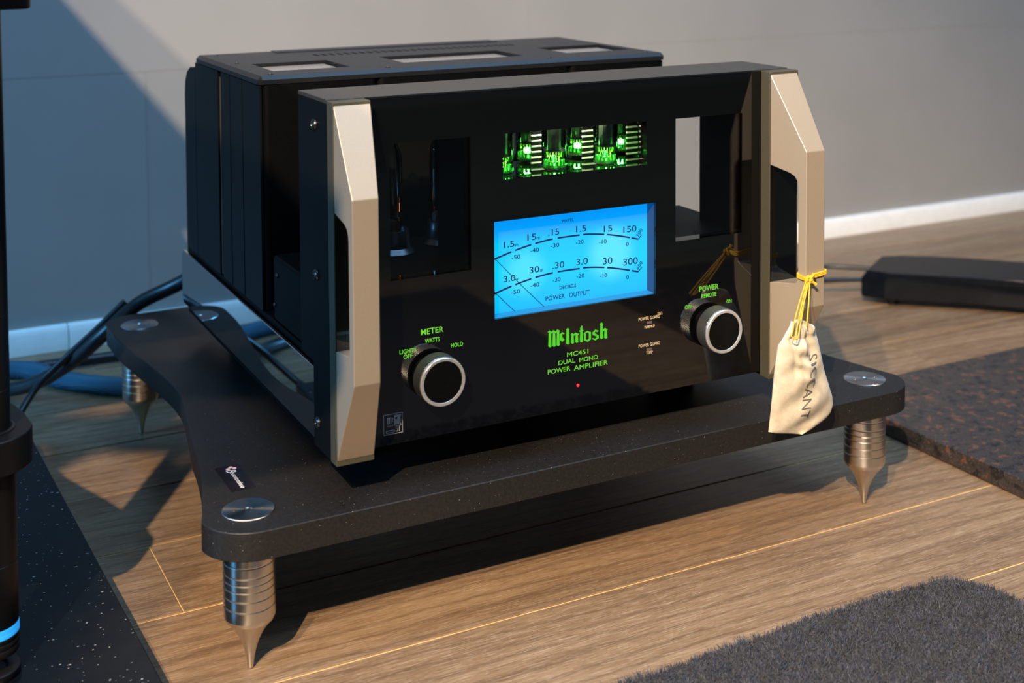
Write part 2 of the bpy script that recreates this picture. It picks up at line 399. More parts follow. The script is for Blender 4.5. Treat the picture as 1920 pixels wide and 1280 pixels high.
# ------------------------------------------------------------------ granite slabs
bm = bmesh.new(); box(bm, -1.0, -.1405, -1.2, .56, 0, .020)
bmesh.ops.rotate(bm, verts=bm.verts[:], cent=(-.1405, .25, 0), matrix=Matrix.Rotation(math.radians(2.1), 3, 'Z'))
tag(obj('stone_slab', bm, m_gran_k, bevel=.0015), 'black speckled granite slab on the floor at the left under the rack', 'slab')
bm = bmesh.new(); box(bm, .702, 1.5, -.8, .243, 0, .020)
bmesh.ops.rotate(bm, verts=bm.verts[:], cent=(.702, .1, 0), matrix=Matrix.Rotation(math.radians(.8), 3, 'Z'))
tag(obj('stone_slab', bm, m_gran_b, bevel=.0025), 'dark granite slab with red-brown flecks on the floor at the right', 'slab')

# ------------------------------------------------------------------ platform
plat = thing('isolation_platform', 'black platform with waisted sides on four steel spikes carrying the amplifier', 'stand', (.2495, .28, 0))
BX = .2495
left = [(-.0925, .032), (-.0860, .058), (-.0775, .0918), (-.0700, .135), (-.0650, .175), (-.0565, .222), (-.0485, .272), (-.0462, .305), (-.0480, .345), (-.0540, .400), (-.0615, .460), (-.0655, .505)]
def arc(cx, cy, r, a0, a1, n=10): return [(cx+r*math.cos(math.radians(a0+(a1-a0)*k/n)), cy+r*math.sin(math.radians(a0+(a1-a0)*k/n))) for k in range(n+1)]
half = arc(-.0575, .0205, .0395, 270, 185, 12)+[tuple(v[:2]) for v in catmull([(x, y, 0) for x, y in left], 4)]+arc(-.0335, .5530, .0325, 180, 90, 10)
halfm = [(2*BX-x, y) for x, y in half][::-1]
outline = half+halfm
bm = bmesh.new(); prism(bm, outline, 2, .1020, .1246)
obj('board', bm, m_board, plat, bevel=.0012, seg=2, ang=50)
prof = [(.0200, .1025), (.0200, .0880), (.01974, .0873), (.0200, .0866), (.0200, .0800), (.01974, .0792), (.0200, .0784), (.0200, .0745), (.01974, .0738), (.0200, .0731),
        (.0200, .0690), (.01974, .0683), (.0200, .0676), (.0200, .0620), (.01974, .0612), (.0200, .0604), (.0200, .0540), (.01974, .0532), (.0200, .0524), (.0200, .0440), (.0186, .0405), (.0165, .0380), (.0135, .0345), (.0105, .0300), (.0080, .0250), (.0060, .0200), (.0045, .0150), (.0034, .0100), (.0026, .0050), (.0021, .0012), (.0015, .0002)]
for (x, y) in ((-.0595, .0215), (.5595, .0215), (-.0325, .5400), (.5315, .5400)):
    bm = bmesh.new(); lathe(bm, prof, (x, y, 0)); sp_ = obj('spike', bm, m_steel, plat, smooth=True); sp_.modifiers['split'].split_angle = math.radians(14)
    bm = bmesh.new(); lathe(bm, [(.0202, .1240), (.0202, .1249), (.01974, .1255), (.0032, .1255), (.0020, .1243), (.0005, .1243)], (0, 0, 0))
    me = bpy.data.meshes.new('disc'); bmesh.ops.recalc_face_normals(bm, faces=bm.faces[:]); bm.to_mesh(me); bm.free(); me.shade_smooth()
    dsc = bpy.data.objects.new('disc', me); me.materials.append(m_disc); COL.objects.link(dsc); dsc.location = (x, y, 0)
    dsc.parent = plat; dsc.matrix_parent_inverse = Matrix.Translation(-LOC[plat])
    dsc.modifiers.new('split', 'EDGE_SPLIT').split_angle = math.radians(25)
    LOC[dsc] = Vector((x, y, 0))
    for sx in (-1, 1):
        bm = bmesh.new(); lathe(bm, [(.0011, .1252), (.0011, .1257), (.0005, .1257)], (x+sx*.0105, y-sx*.002, 0), seg=12)
        obj('pin_hole', bm, m_pin, dsc)
badge = boxo('badge', (-.0622, -.0422, .0588, .1095, .1240, .1251), m_label, plat, bevel=.0002, seg=1)
for dx, dy in ((0, 0), (-.0028, -.0026), (.0024, -.0028)):
    for rr, mm, zz in ((.0021, m_redp, .12515), (.0016, m_white, .12525)):
        bm = bmesh.new(); lathe(bm, [(rr, zz-.0002), (rr, zz), (rr*.5, zz)], (-.0500+dx, .1050+dy, 0), seg=20); obj('badge_dot', bm, mm, badge)
bm = bmesh.new(); text_bm(bm, 'B', 0, .0052, 0, .0078, 0, shear=.3, to=lambda a, b, d: (-.0555+b, .1005-a, .12515+d), depth=.0001)
text_bm(bm, 'assocontinuo', .0050, .0385, 0, .0040, 0, shear=.4, bold=-.005, to=lambda a, b, d: (-.0535+b, .1005-a, .12515+d), depth=.0001)
obj('lettering', bm, m_white, badge)

# ------------------------------------------------------------------ amplifier
W = .4445; ZB, ZT = .1589, .4396; CZ = .1246
amp = thing('power_amplifier', 'large black power amplifier with glass front, blue meter and champagne handles on the platform', 'amplifier', (.2222, .24, .1246))
for x in (.06, .385):
    for y in (.10, .42):
        bm = bmesh.new(); lathe(bm, [(.020, .1246), (.022, .127), (.022, .1515), (.021, .1515)], (x, y, 0), seg=28); obj('foot', bm, m_black, amp, smooth=True)
boxo('chassis', (.0065, .438, .050, .473, .1515, .225), m_black, amp, bevel=.002)
# low tube deck behind the front panel
boxo('tube_deck', (.0065, .438, .0695, .163, .2255, .2835), m_black, amp, bevel=.003)
for (u, z) in ((.150, .268), (.158, .240)):
    bm = bmesh.new(); lathe(bm, [(.0022, 0), (.0022, .0008), (.0012, .0014)], (.0065, u, z), ax=0, sgn=-1, seg=14); obj('screw', bm, m_screw, amp, smooth=True)
# chrome side rails
for s_, x0, x1 in ((0, .0018, .0050), (1, .4395, .4427)):
    bm = bmesh.new(); prism(bm, [(.040, .1620), (.474, .1620), (.4795, .1670), (.4795, .2150), (.474, .2202), (.040, .2202)], 0, x0, x1)
    obj('side_rail', bm, m_chrome, amp, bevel=.0008)
# three transformer housings side by side, rounded corners
for k, (a, b) in enumerate(((.0085, .1185), (.1195, .3250), (.3260, .4360))):
    bm = bmesh.new(); prism(bm, rrect(a, b, .1920, .4120, .006, 5), 2, .2255, .4295); hs = obj('transformer_housing', bm, m_black, amp, smooth=True)
# grooved side cheek (left and right)
for sx, xa, xb in ((0, .0062, .0084), (1, .4361, .4383)):
    for y0, y1 in ((.1945, .2495), (.2515, .2915), (.2935, .3255), (.3365, .4250)):
        boxo('side_cheek', (xa, xb, y0, y1, .2245, .4290), m_blackside, amp, bevel=.0004, seg=1)
    boxo('groove_strip', (xa+.0008, xb, .3300, .3322, .2270, .4230), simple('bronze_strip', (.30, .20, .12), .35, .8) if sx == 0 else m_screw, amp)
bm = bmesh.new(); prism(bm, [(.4262, .2245), (.4720, .2245), (.4720, .392), (.4690, .406), (.4610, .4160), (.4480, .4220), (.4262, .4240)], 0, .0062, .4383)
obj('rear_housing', bm, m_blackside, amp, bevel=.001)
# top cover with three recesses and a row of vents
x0c, x1c, y0c, y1c = .0047, .4398, .1917, .4163
bm = bmesh.new()
def to_h(bm, holes, xs, ys, z0, z1):
    t = bmesh.new(); holed(t, xs, ys, holes, z0, z1)
    mp = {v: bm.verts.new((v.co.x, v.co.z, v.co.y)) for v in t.verts}
    for f in t.faces: bm.faces.new([mp[v] for v in f.verts])
    t.free()
H = [(.0300, .1060, .2300, .3000), (.1640, .2975, .2380, .3020), (.3490, .4270, .2400, .3060)]
VX = [(.1120+.0084*k, .1120+.0084*k+.0040) for k in range(28)]
HV = [(a, b, .3420, .3600) for a, b in VX]
xs = sorted({x0c, x1c, *[h[0] for h in H], *[h[1] for h in H], *[h[0] for h in HV], *[h[1] for h in HV]})
ys = sorted({y0c, y1c, *[h[2] for h in H+HV], *[h[3] for h in H+HV]})
to_h(bm, H+HV, xs, ys, .4300, .4375)
lay = bm.edges.layers.float.new('bevel_weight_edge')
for e in bm.edges:
    a, b = e.verts[0].co, e.verts[1].co
    onx = [abs(a.x-q) < 1e-6 and abs(b.x-q) < 1e-6 for q in (x0c, x1c)]; ony = [abs(a.y-q) < 1e-6 and abs(b.y-q) < 1e-6 for q in (y0c, y1c)]
    if any(onx+ony) and ((a.z > .437 and b.z > .437) or abs(a.z-b.z) > .001 and any(abs(a.x-q) < 1e-6 for q in (x0c, x1c)) and any(abs(a.y-q) < 1e-6 for q in (y0c, y1c))): e[lay] = 1
cov = obj('top_cover', bm, m_cover, amp)
md = cov.modifiers.new('bevel', 'BEVEL'); md.limit_method = 'WEIGHT'; md.width = .0034; md.segments = 1
boxo('cover_base', (x0c+.003, x1c-.003, y0c+.003, y1c-.003, .4292, .4302), m_black, amp)
for h in H:
    boxo('nameplate', (h[0]+.003, h[1]-.003, h[2]+.003, h[3]-.003, .4303, .4343), m_plate, amp, bevel=.0003, seg=1)
for x, y in ((.020, .2060), (.1350, .2070), (.3100, .2070), (.4250, .2070), (.022, .40), (.422, .40), (.24, .40), (.020, .315)):
    bm = bmesh.new(); lathe(bm, [(.0026, .4372), (.0026, .4379), (.0016, .4382), (.0012, .4377)], (x, y, 0), seg=16); obj('screw', bm, m_screw, amp, smooth=True)
boxo('rear_strip', (.085, .345, .392, .4140, .4368, .4384), m_cover, amp, bevel=.0004, seg=1)

# front panel
wl = (.0512, .1216, .2931, .4016); mm = (.1511, .2906, .3640, .4016); mt = (.1427, .2999, .2493, .3299); rr = (.3208, .3929, .2931, .4016)
def br(hs, lo, hi, k): return sorted({lo, hi, *[h[k] for h in hs], *[h[k+1] for h in hs]})
hA = [wl, mm, mt, rr]
bm = bmesh.new(); holed(bm, br(hA, .0308, W-.0308, 0), br(hA, ZB+.0035, ZT-.001, 2), hA, 0, .0125)
obj('glass_fascia', bm, m_glossy, amp)
cav = (.1300, .3150, .3560, .4250); wlB = (wl[0], wl[1], wl[2], wl[3]); rB = rr
hB = [wlB, cav, rB]
bm = bmesh.new(); holed(bm, br(hB, .0305, W-.0305, 0), br(hB, ZB+.001, ZT-.0035, 2), hB, .0130, .0650)
obj('panel_body', bm, m_black, amp)
boxo('top_bar', (.0000, W, .0006, .0680, ZT-.0034, ZT), m_topface, amp, bevel=.0005)
boxo('top_trim_line', (.0312, W-.0312, -.0006, .0006, ZT-.0016, ZT-.0002), m_screw, amp)
# end caps with a stepped rear edge
for xa, xb in ((0.0, .0300), (W-.0300, W)):
    bm = bmesh.new(); prism(bm, [(0, ZB), (.0384, ZB), (.0384, .2258), (.0683, .2258), (.0683, ZT-.0062), (.0655, ZT-.0035), (0, ZT-.0035)], 0, xa, xb)
    cap = obj('end_cap', bm, m_capside, amp, bevel=.0008)
    if xa == 0:
        for z in (.417, .298, .180):
            bm = bmesh.new(); lathe(bm, [(.0046, 0), (.0046, .0008), (.0036, .0020), (.0018, .0026), (.0014, .0016)], (0, .0278, z), ax=0, sgn=-1, seg=24)
            obj('screw', bm, m_screw, cap, smooth=True)
# handles
P, tb = .0519, .0132; hw = .0308
for side in (0, 1):
    X = (lambda x: x) if side == 0 else (lambda x: W-x)
    xa, xb = X(0), X(hw+.0002)
    if side: xa = W+.0012
    bm = bmesh.new(); box(bm, min(xa, xb), max(xa, xb), -tb, -.0002, ZB, ZT-.0008)
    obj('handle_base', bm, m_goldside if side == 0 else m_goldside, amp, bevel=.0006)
    z_t, z_b, zu, zl = ZT-.0030, ZB+.0042, .3712, .2331
    zo, zp = .3550, .2485            # opening
    oyt = [( -tb-.0002, zo), (-.0345, .3505), (-.0395, .3480), (-.0425, .3440), (-.0435, .3390)]
    oyb = [(-.0435, .2600), (-.0425, .2545), (-.0395, .2525), (-.0200, .2497), (-tb-.0002, zp)]
    outer = [(-tb-.0002, z_b), (-P+.0000, zl), (-P, zu), (-tb-.0002, z_t)]
    prof = outer+oyt+oyb            # closed C-shaped profile in (y, z)
    def inner_x(y): t = (-y-tb)/(P-tb); return hw+(.0212-hw)*max(0, min(1, t))
    bm = bmesh.new()
    A = [bm.verts.new((X(.0004), y, z)) for y, z in prof]; B = [bm.verts.new((X(inner_x(y)), y, z)) for y, z in prof]
    n = len(prof)
    from mathutils.geometry import tessellate_polygon
    for tri in tessellate_polygon([[Vector((y, z, 0)) for y, z in prof]]):
        bm.faces.new([A[i] for i in tri]); bm.faces.new([B[i] for i in tri])
    for i in range(n): bm.faces.new((A[i], B[i], B[(i+1) % n], A[(i+1) % n]))
    obj('handle', bm, m_gold, amp, bevel=.0007, seg=2, ang=12)
    # black polished plate seen through the grip
    a, b = sorted((X(.0010), X(hw-.0006)))
    boxo('handle_back_plate', (a, b, -tb-.0010, -tb+.0002, zp-.001, zo+.001), m_glossy, amp)
# panes
for nm, h, mt_, yy in (('window_pane', wl, m_pane, .0020), ('window_pane', rr, m_pane, .0020), ('window_pane', mm, m_pane_mid, .0020), ('meter_pane', mt, m_pane_mid, .0010)):
    boxo(nm, (h[0]-.0002, h[1]+.0002, yy, yy+.0012, h[2]-.0002, h[3]+.0002), mt_, amp)
# meter
scr = boxo('meter_screen', (mt[0]+.0003, mt[1]-.0003, .0128, .01295, mt[2]+.0003, mt[3]-.0003), m_meter, amp)
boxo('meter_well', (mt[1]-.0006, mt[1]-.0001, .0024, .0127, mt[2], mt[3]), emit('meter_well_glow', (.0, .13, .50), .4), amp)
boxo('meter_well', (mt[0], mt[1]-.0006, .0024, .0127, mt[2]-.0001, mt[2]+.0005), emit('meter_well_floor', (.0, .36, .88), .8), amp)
YM = .0126
Y2 = .0128
# scale coordinates were measured on a plane at y=0.0128; the dial's x runs left from the screen's right edge
def arcp(P_, wd, name='scale_arc'):
    Q = catmull([(a, 0, b) for a, b in P_], 6); bm = bmesh.new(); L = []
    for i, q in enumerate(Q):
        d = (Q[min(i+1, len(Q)-1)]-Q[max(i-1, 0)]).normalized(); nrm = Vector((-d.z, 0, d.x))*wd/2
        L.append([bm.verts.new((q+s__*nrm).to_tuple()[0:1]+(yy,)+((q+s__*nrm).z,)) for s__ in (-1, 1) for yy in (YM, YM-.0003)])
    for a, b in zip(L, L[1:]):
        for i, j in ((0, 1), (1, 3), (3, 2), (2, 0)): bm.faces.new((a[i], a[j], b[j], b[i]))
    for e in (L[0], L[-1]): bm.faces.new((e[0], e[1], e[3], e[2]))
    return obj(name, bm, m_blue_ink, scr)
DX = -.0006
def dial(off):  # arc pieces between tick gaps
    A = [(.1432, .2606+.0285), (.1470, .2953), (.1500, .2960), (.1665, .3004), (.1854, .3041), (.2066, .3064), (.2324, .3066), (.2411, .3063), (.2567, .3042), (.2715, .3011), (.2822, .2984), (.2900, .2963)]
    return [(a, b-off) for a, b in A]
ticks = [.1665, .1854, .2070, .2324, .2570, .2824]
for off in (0, .0289):
    Q = [q for q in catmull([(a, 0, b) for a, b in dial(off)[1:]], 10)]
    cur = []; 
    for q in Q:
        if any(abs(q.x-t) < .0007 for t in ticks):
            if len(cur) > 1: arcp([(v.x, v.z) for v in cur], .0013)
            cur = []
        else: cur.append(q)
    if len(cur) > 1: arcp([(v.x, v.z) for v in cur], .0013)
    arcp([(.2900, .2962-off), (.2918, .2980-off), (.2937, .2998-off)], .0006, 'scale_hook')
for pts in ([(.1480, .2972), (.1740, .2705), (.1990, .2460)], [(.1480, .2688), (.1600, .2568), (.1712, .2460)]):
    YM = .0118; arcp(pts, .0005, 'needle'); YM = .0126
B = dict(bold=.006)
write([('WATTS', .2127, .2242, .3194, .0024, dict(bold=.007)), ('1.5', .1578, .1676, .3040, .0052), ('m', .1684, .1712, .3040, .0020), ('15', .1800, .1884, .3076, .0053), ('m', .1890, .1918, .3076, .0020),
       ('.15', .1999, .2105, .3093, .0053), ('1.5', .2272, .2372, .3093, .0053), ('15', .2549, .2633, .3064, .0053), ('150', .2747, .2882, .3034, .0056),
       ('-50', .1650, .1730, .2933, .0036), ('-40', .1828, .1909, .2970, .0036), ('-30', .2023, .2105, .2988, .0036), ('-20', .2270, .2346, .2988, .0036), ('-10', .2498, .2576, .2965, .0035), ('0', .2774, .2802, .2915, .0034),
       ('3.0', .1574, .1684, .2752, .0052), ('m', .1690, .1718, .2752, .0020), ('30', .1818, .1912, .2796, .0054), ('m', .1920, .1948, .2796, .0020), ('.30', .2039, .2154, .2806, .0054), ('3.0', .2273, .2387, .2807, .0056),
       ('30', .2539, .2634, .2780, .0058), ('300', .2745, .2895, .2746, .0060), ('-50', .1644, .1727, .2640, .0036), ('-40', .1827, .1910, .2674, .0036), ('-30', .2041, .2117, .2693, .0035),
       ('-20', .2276, .2351, .2695, .0035), ('-10', .2508, .2580, .2670, .0034), ('0', .2775, .2803, .2623, .0034), ('DECIBELS', .2108, .2270, .2622, .0028, dict(bold=.007)),
       ('POWER', .1972, .2158, .2541, .0038), ('OUTPUT', .2201, .2404, .2540, .0040)], m_blue_ink, scr, YM, bold=.0, depth=.0002)
for off, t in ((0, '300'), (.0290, '600')):
    bm = bmesh.new(); ca, sa = math.cos(math.radians(52)), math.sin(math.radians(52))
    text_bm(bm, t, 0, .0078, 0, .0030, 0, to=lambda a, b, d: (.2900+a*ca-b*sa, YM-d, .2978-off+a*sa+b*ca), depth=.0002); obj('lettering', bm, m_blue_ink, scr)
# lettering on the fascia
YF = -.0001
write([('METER', .0767, .0964, .2462, .0046, dict(bold=.007)), ('WATTS', .0802, .0929, .2392, .0034, dict(bold=.007)), ('LIGHTS', .0582, .0725, .2336, .0034, dict(bold=.007)), ('OFF', .0615, .0692, .2294, .0034, dict(bold=.007)), ('HOLD', .1030, .1136, .2322, .0034, dict(bold=.007)),
       ('POWER', .3462, .3670, .2450, .0050, dict(bold=.007)), ('REMOTE', .3485, .3647, .2390, .0036, dict(bold=.007)), ('OFF', .3306, .3385, .2314, .0034, dict(bold=.007)), ('ON', .3759, .3815, .2306, .0034, dict(bold=.007)),
       ('MC451', .2106, .2314, .2076, .0038), ('DUAL', .2023, .2185, .2018, .0038), ('MONO', .2226, .2408, .2012, .0038), ('POWER', .1920, .2137, .1956, .0040), ('AMPLIFIER', .2173, .2507, .1950, .0040)], m_print_g, amp, YF, depth=.0002)
write([('POWER GUARD', .2822, .3044, .2279, .0028), ('SGS', .3018, .3068, .2304, .0026), ('WARMUP', .2880, .2989, .2203, .0024), ('POWER GUARD', .2822, .3044, .2043, .0028), ('TEMP', .2899, .2968, .1974, .0025)], m_print_b, amp, YF, depth=.0002, bold=.0)
boxo('indicator', (.2906, .2956, YF-.0002, YF, .2241, .2264), m_led_off, amp); boxo('indicator', (.2906, .2956, YF-.0002, YF, .2004, .2027), m_led_off, amp)
bm = bmesh.new(); lathe(bm, [(.0013, 0), (.0013, .0006), (.0008, .001)], (.2211, 0, .1816), ax=1, sgn=-1, seg=16); obj('indicator_lamp', bm, m_red, amp, smooth=True)
LOGO = [[(31,223),(51,220),(51,97),(56,90),(41,84),(25,95),(30,100)],[(71,220),(91,217),(90,95),(96,88),(80,82),(65,93),(70,98)],[(110,217),(130,214),(130,96),(135,89),(119,83),(104,94),(109,99)],[(20,217),(39,228),(51,216),(51,205),(30,208)],[(48,208),(76,226),(91,214),(91,203),(71,206),(54,199)],[(89,205),(114,226),(140,210),(129,201),(110,204),(93,196)],[(137,180),(160,196),(183,181),(173,175),(161,181),(154,174),(154,139),(162,129),(182,129),(159,114),(137,131),(141,138),(141,173)],[(201,209),(224,206),(224,94),(230,88),(212,82),(196,93),(201,98)],[(197,210),(213,224),(229,209),(222,201),(204,202)],[(249,165),(268,162),(268,94),(273,87),(258,81),(243,92),(248,97)],[(243,164),(258,174),(269,164),(269,153),(247,154)],[(266,158),(289,172),(320,159),(310,147),(290,157),(272,148)],[(290,156),(310,153),(310,95),(315,88),(300,82),(284,93),(290,98)],[(336,205),(355,203),(354,93),(360,87),(345,80),(330,91),(336,96)],[(334,204),(352,225),(355,208),(355,186),(336,189)],[(322,185),(365,185),(363,176),(324,176)],[(369,152),(382,158),(388,149),(388,98),(375,93),(371,101),(375,140)],[(367,153),(404,171),(439,155),(439,147),(422,150),(404,158),(385,150)],[(420,153),(439,157),(439,93),(420,99)],[(371,95),(385,104),(404,92),(422,102),(439,92),(407,77)],[(455,147),(484,170),(515,157),(503,146),(484,155),(474,142),(474,134),(457,134)],[(456,138),(475,141),(515,117),(515,104),(497,109),(459,127)],[(497,120),(515,114),(515,92),(482,78),(450,94),(459,101),(481,91),(497,101)],[(535,206),(555,203),(554,93),(560,86),(544,80),(529,91),(534,96)],[(528,210),(545,224),(561,209),(555,200),(536,202)],[(553,155),(581,170),(607,156),(596,145),(581,154),(559,143)],[(577,154),(597,151),(597,90),(603,84),(587,77),(571,88),(577,93)]]
def polys(L, fn, mat, parent, name, y0=YF):
    bm = bmesh.new()
    for k, q in enumerate(L):
        pts = [fn(a, b) for a, b in q]; prism(bm, pts, 1, y0, y0-.00020-.000012*k)
    bmesh.ops.triangulate(bm, faces=[f for f in bm.faces if len(f.verts) > 4]); return obj(name, bm, mat, parent)
polys(LOGO, lambda a, b: (.19+a*1e-4, .21+b*1e-4), m_print_g2, amp, 'logo_lettering')
# little hybrid emblem
ex, ez, es = .0440, .1708, .0163
E_ = lambda a, b: (ex+a*es, ez+b*es)
def bar(a, b, c, d): return [(a, c), (b, c), (b, d), (a, d)]
fr = [bar(0, 1, 0, .022), bar(0, 1, .978, 1), bar(0, .022, 0, 1), bar(.978, 1, 0, 1)]
Mc = [bar(.20, .24, .52, .82), bar(.28, .32, .52, .82), bar(.36, .40, .52, .82), [(.18, .82), (.22, .86), (.26, .82), (.30, .86), (.36, .82), (.38, .86), (.42, .80), (.40, .78), (.20, .78)], [(.45, .62), (.50, .58), (.52, .60), (.48, .64), (.48, .72), (.52, .74), (.50, .78), (.45, .74)]]
bx = [bar(.12, .55, .08, .10), bar(.12, .14, .08, .20), bar(.12, .50, .18, .20), bar(.53, .57, .10, .24)]
tr = [[(.55, .92), (.92, .92), (.92, .84), (.87, .80), (.87, .76), (.92, .72), (.92, .58), (.89, .54), (.92, .48), (.92, .40), (.86, .36), (.62, .36), (.55, .42)], bar(.63, .66, .08, .36), bar(.72, .75, .08, .36), bar(.81, .84, .08, .36)]
polys(fr+Mc+bx+tr, E_, m_print_w, amp, 'emblem')
write([('Hybrid', ex+.17*es, ex+.50*es, ez+.36*es, .0016)], m_print_w, amp, YF, depth=.0002)
write([('Drive', ex+.60*es, ex+.86*es, ez+.40*es, .0014)], m_black, amp, YF-.0004, depth=.0002)
bm = bmesh.new(); lathe(bm, [(.0008, 0), (.0008, .0007), (.0004, .0007)], (ex+.66*es, YF, ez+.77*es), ax=1, sgn=-1, seg=14); obj('emblem_dot', bm, m_black, amp)
# knobs
for kx in (.0868, .3590):
    kz = .2127
    bm = bmesh.new(); lathe(bm, [(.0165, 0), (.0165, .0055)], (kx, -.0002, kz), ax=1, sgn=-1); kn = obj('knob', bm, m_black, amp, smooth=True)
    bm = bmesh.new()
    R0, n = .0198, 120; rings = []
    for r_, h in ((R0-.0016, .0050), (R0, .0056), (R0, .0180), (R0-.0006, .0190)):
        ring = []
        for k in range(n*2):
            t = math.pi*k/n; q = r_-(.00028 if (k % 2 and h in (.0056, .0180)) else 0)
            ring.append(bm.verts.new((kx+q*math.cos(t), -h, kz+q*math.sin(t))))
        rings.append(ring)
    for a, b in zip(rings, rings[1:]):
        for k in range(2*n): bm.faces.new((a[k], a[(k+1) % (2*n)], b[(k+1) % (2*n)], b[k]))
    obj('knob_grip', bm, m_knurl, kn)
    bm = bmesh.new(); lathe(bm, [(R0-.0006, .0186), (R0-.0002, .0194), (R0-.0005, .0203), (R0-.0010, .0207), (R0-.0030, .0205), (R0-.0034, .0196)], (kx, 0, kz), ax=1, sgn=-1, seg=72); obj('knob_rim', bm, m_chrome_d, kn, smooth=True)
    bm = bmesh.new(); lathe(bm, [(R0-.0033, .0190), (R0-.0033, .0198), (.0005, .0198)], (kx, 0, kz), ax=1, sgn=-1, seg=72); obj('knob_cap', bm, m_knobcap, kn, smooth=True)
# small valve bay: polished floor, mirror back with slots, four valves
boxo('valve_bay_floor', (.1302, .3148, .0131, .0512, .3562, .3618), m_chrome, amp)
bm = bmesh.new(); box(bm, .1300, .3150, .0512, .0540, .3560, .4250); bay = obj('valve_bay_mirror', bm, m_chrome, amp)
boxo('panel_back_cover', (.1200, .3230, .0652, .0672, .3500, .4300), m_black, amp)
TX = (.1627, .2142, .2657, .3120)
for tx in TX:
    for k in range(11):
        z = .3655+.0048*k
        if z > .42: break
        bm = bmesh.new(); prism(bm, [(a, b) for a, b in rrect(tx-.0095, tx+.0120, z, z+.0030, .0014, 4)], 1, .0507, .0513); obj('vent_slot', bm, m_black, bay)
        bm = bmesh.new(); tube(bm, [(tx-.0095, .0508, z-.0009), (tx+.0120, .0508, z-.0009)], .00085, 8, 1, smooth=False); obj('glint_rib', bm, m_rib, bay, smooth=True)  # added pale rib standing in for lamp reflections between the slots
def small_valve(tx, ty, z0):
    bm = bmesh.new(); lathe(bm, [(.0060, z0+.0006), (.0098, z0+.0018), (.0109, z0+.0045), (.0109, z0+.046), (.0085, z0+.053), (.002, z0+.056)], (tx, ty, 0), seg=32); v = obj('small_valve', bm, m_valveg, amp, smooth=True)
    bm = bmesh.new(); lathe(bm, [(.0058, z0+.018), (.0058, z0+.042), (.0040, z0+.043)], (tx, ty, 0), seg=10)
    lathe(bm, [(.0098, z0+.0168), (.0098, z0+.0173), (.009, z0+.0173)], (tx, ty, 0), seg=24)
    obj('valve_plate', bm, m_mica, v)
    bm = bmesh.new()
    for k in range(16):
        t = 2*math.pi*k/16; x, y = tx+.0066*math.cos(t), ty+.0066*math.sin(t)
        tube(bm, [(x, y, z0+.0120), (x, y, z0+.0168)], .00035, 6, 1, smooth=False)
        if k % 2: tube(bm, [(tx+.0058*math.cos(t), ty+.0058*math.sin(t), z0+.0020), (tx+.0045*math.cos(t+.3), ty+.0045*math.sin(t+.3), z0+.0120)], .0003, 6, 1, smooth=False)
    obj('valve_pin', bm, m_pin, v)
    bm = bmesh.new(); lathe(bm, [(.0100, z0+.0022), (.0103, z0+.0034), (.0096, z0+.0052), (.0070, z0+.0040), (.0062, z0+.0024)], (tx, ty, 0), seg=14)
    for k in range(14):
        t = 2*math.pi*k/14; box(bm, tx+.0082*math.cos(t)-.0007, tx+.0082*math.cos(t)+.0007, ty+.0082*math.sin(t)-.0007, ty+.0082*math.sin(t)+.0007, z0+.003, z0+.0085)
    obj('valve_glass_base', bm, m_greyglass, v)
    bm = bmesh.new(); bmesh.ops.create_icosphere(bm, subdivisions=2, radius=.0008, matrix=Matrix.Translation((tx, ty-.002, z0+.0032))); obj('indicator_lamp', bm, m_greenled, v)
    l = bpy.data.lights.new('valve_green_light', 'POINT'); l.energy = .026; l.color = (.08, 1, .12); l.shadow_soft_size = .003
    o = bpy.data.objects.new('valve_green_light', l); COL.objects.link(o); o.location = (tx, ty-.001, z0+.0095)
m_greyglass = simple('pressed_glass_base', (.30, .42, .25), .08, .6, .3, 200)
for tx in TX: small_valve(tx, .0273, .3618)
l = bpy.data.lights.new('valve_bay_fill', 'POINT'); l.energy = .6; l.color = (1, .93, .75); l.shadow_soft_size = .004  # added fill that brightens the bay, with no lamp of its own
o = bpy.data.objects.new('valve_bay_fill', l); COL.objects.link(o); o.location = (.225, .030, .412)
# power valves with flared collars on the deck
for tx, ty in ((.1035, .1210), (.1575, .1330)):
    z0 = .2835
    bm = bmesh.new(); prof = [(.0195, 0), (.0195, .0010), (.0182, .0022), (.0150, .0050), (.0142, .0200), (.0138, .0205), (.0134, .0200), (.0134, .0040), (.0120, .0020)]
    lathe(bm, [(r, z0+h) for r, h in prof], (tx, ty, 0)); v = obj('valve_collar', bm, m_collar, amp, smooth=True)
    bm = bmesh.new(); lathe(bm, [(.0050, z0+.010), (.0085, z0+.018), (.0103, z0+.028), (.0105, z0+.075), (.0096, z0+.088), (.0055, z0+.098), (.0045, z0+.110), (.002, z0+.114)], (tx-.002, ty, 0), seg=36); v = obj('power_valve', bm, m_valve, amp, smooth=True)
    bm = bmesh.new(); lathe(bm, [(.0058, z0+.034), (.0058, z0+.074), (.004, z0+.075)], (tx-.004, ty, 0), seg=12); obj('valve_plate', bm, m_black, v)
    bm = bmesh.new(); lathe(bm, [(.0070, z0+.0185), (.0075, z0+.026), (.006, z0+.028)], (tx-.003, ty, 0), seg=20); obj('valve_getter', bm, m_plate, v)
    bm = bmesh.new(); tube(bm, [(tx+.0045, ty-.004, z0+.036), (tx+.0045, ty-.004, z0+.044)], .00012, 6, 1, smooth=False)
    bmesh.ops.create_icosphere(bm, subdivisions=1, radius=.0004, matrix=Matrix.Translation((tx+.0025, ty-.012, z0+.0180))); obj('filament', bm, m_glow, v)

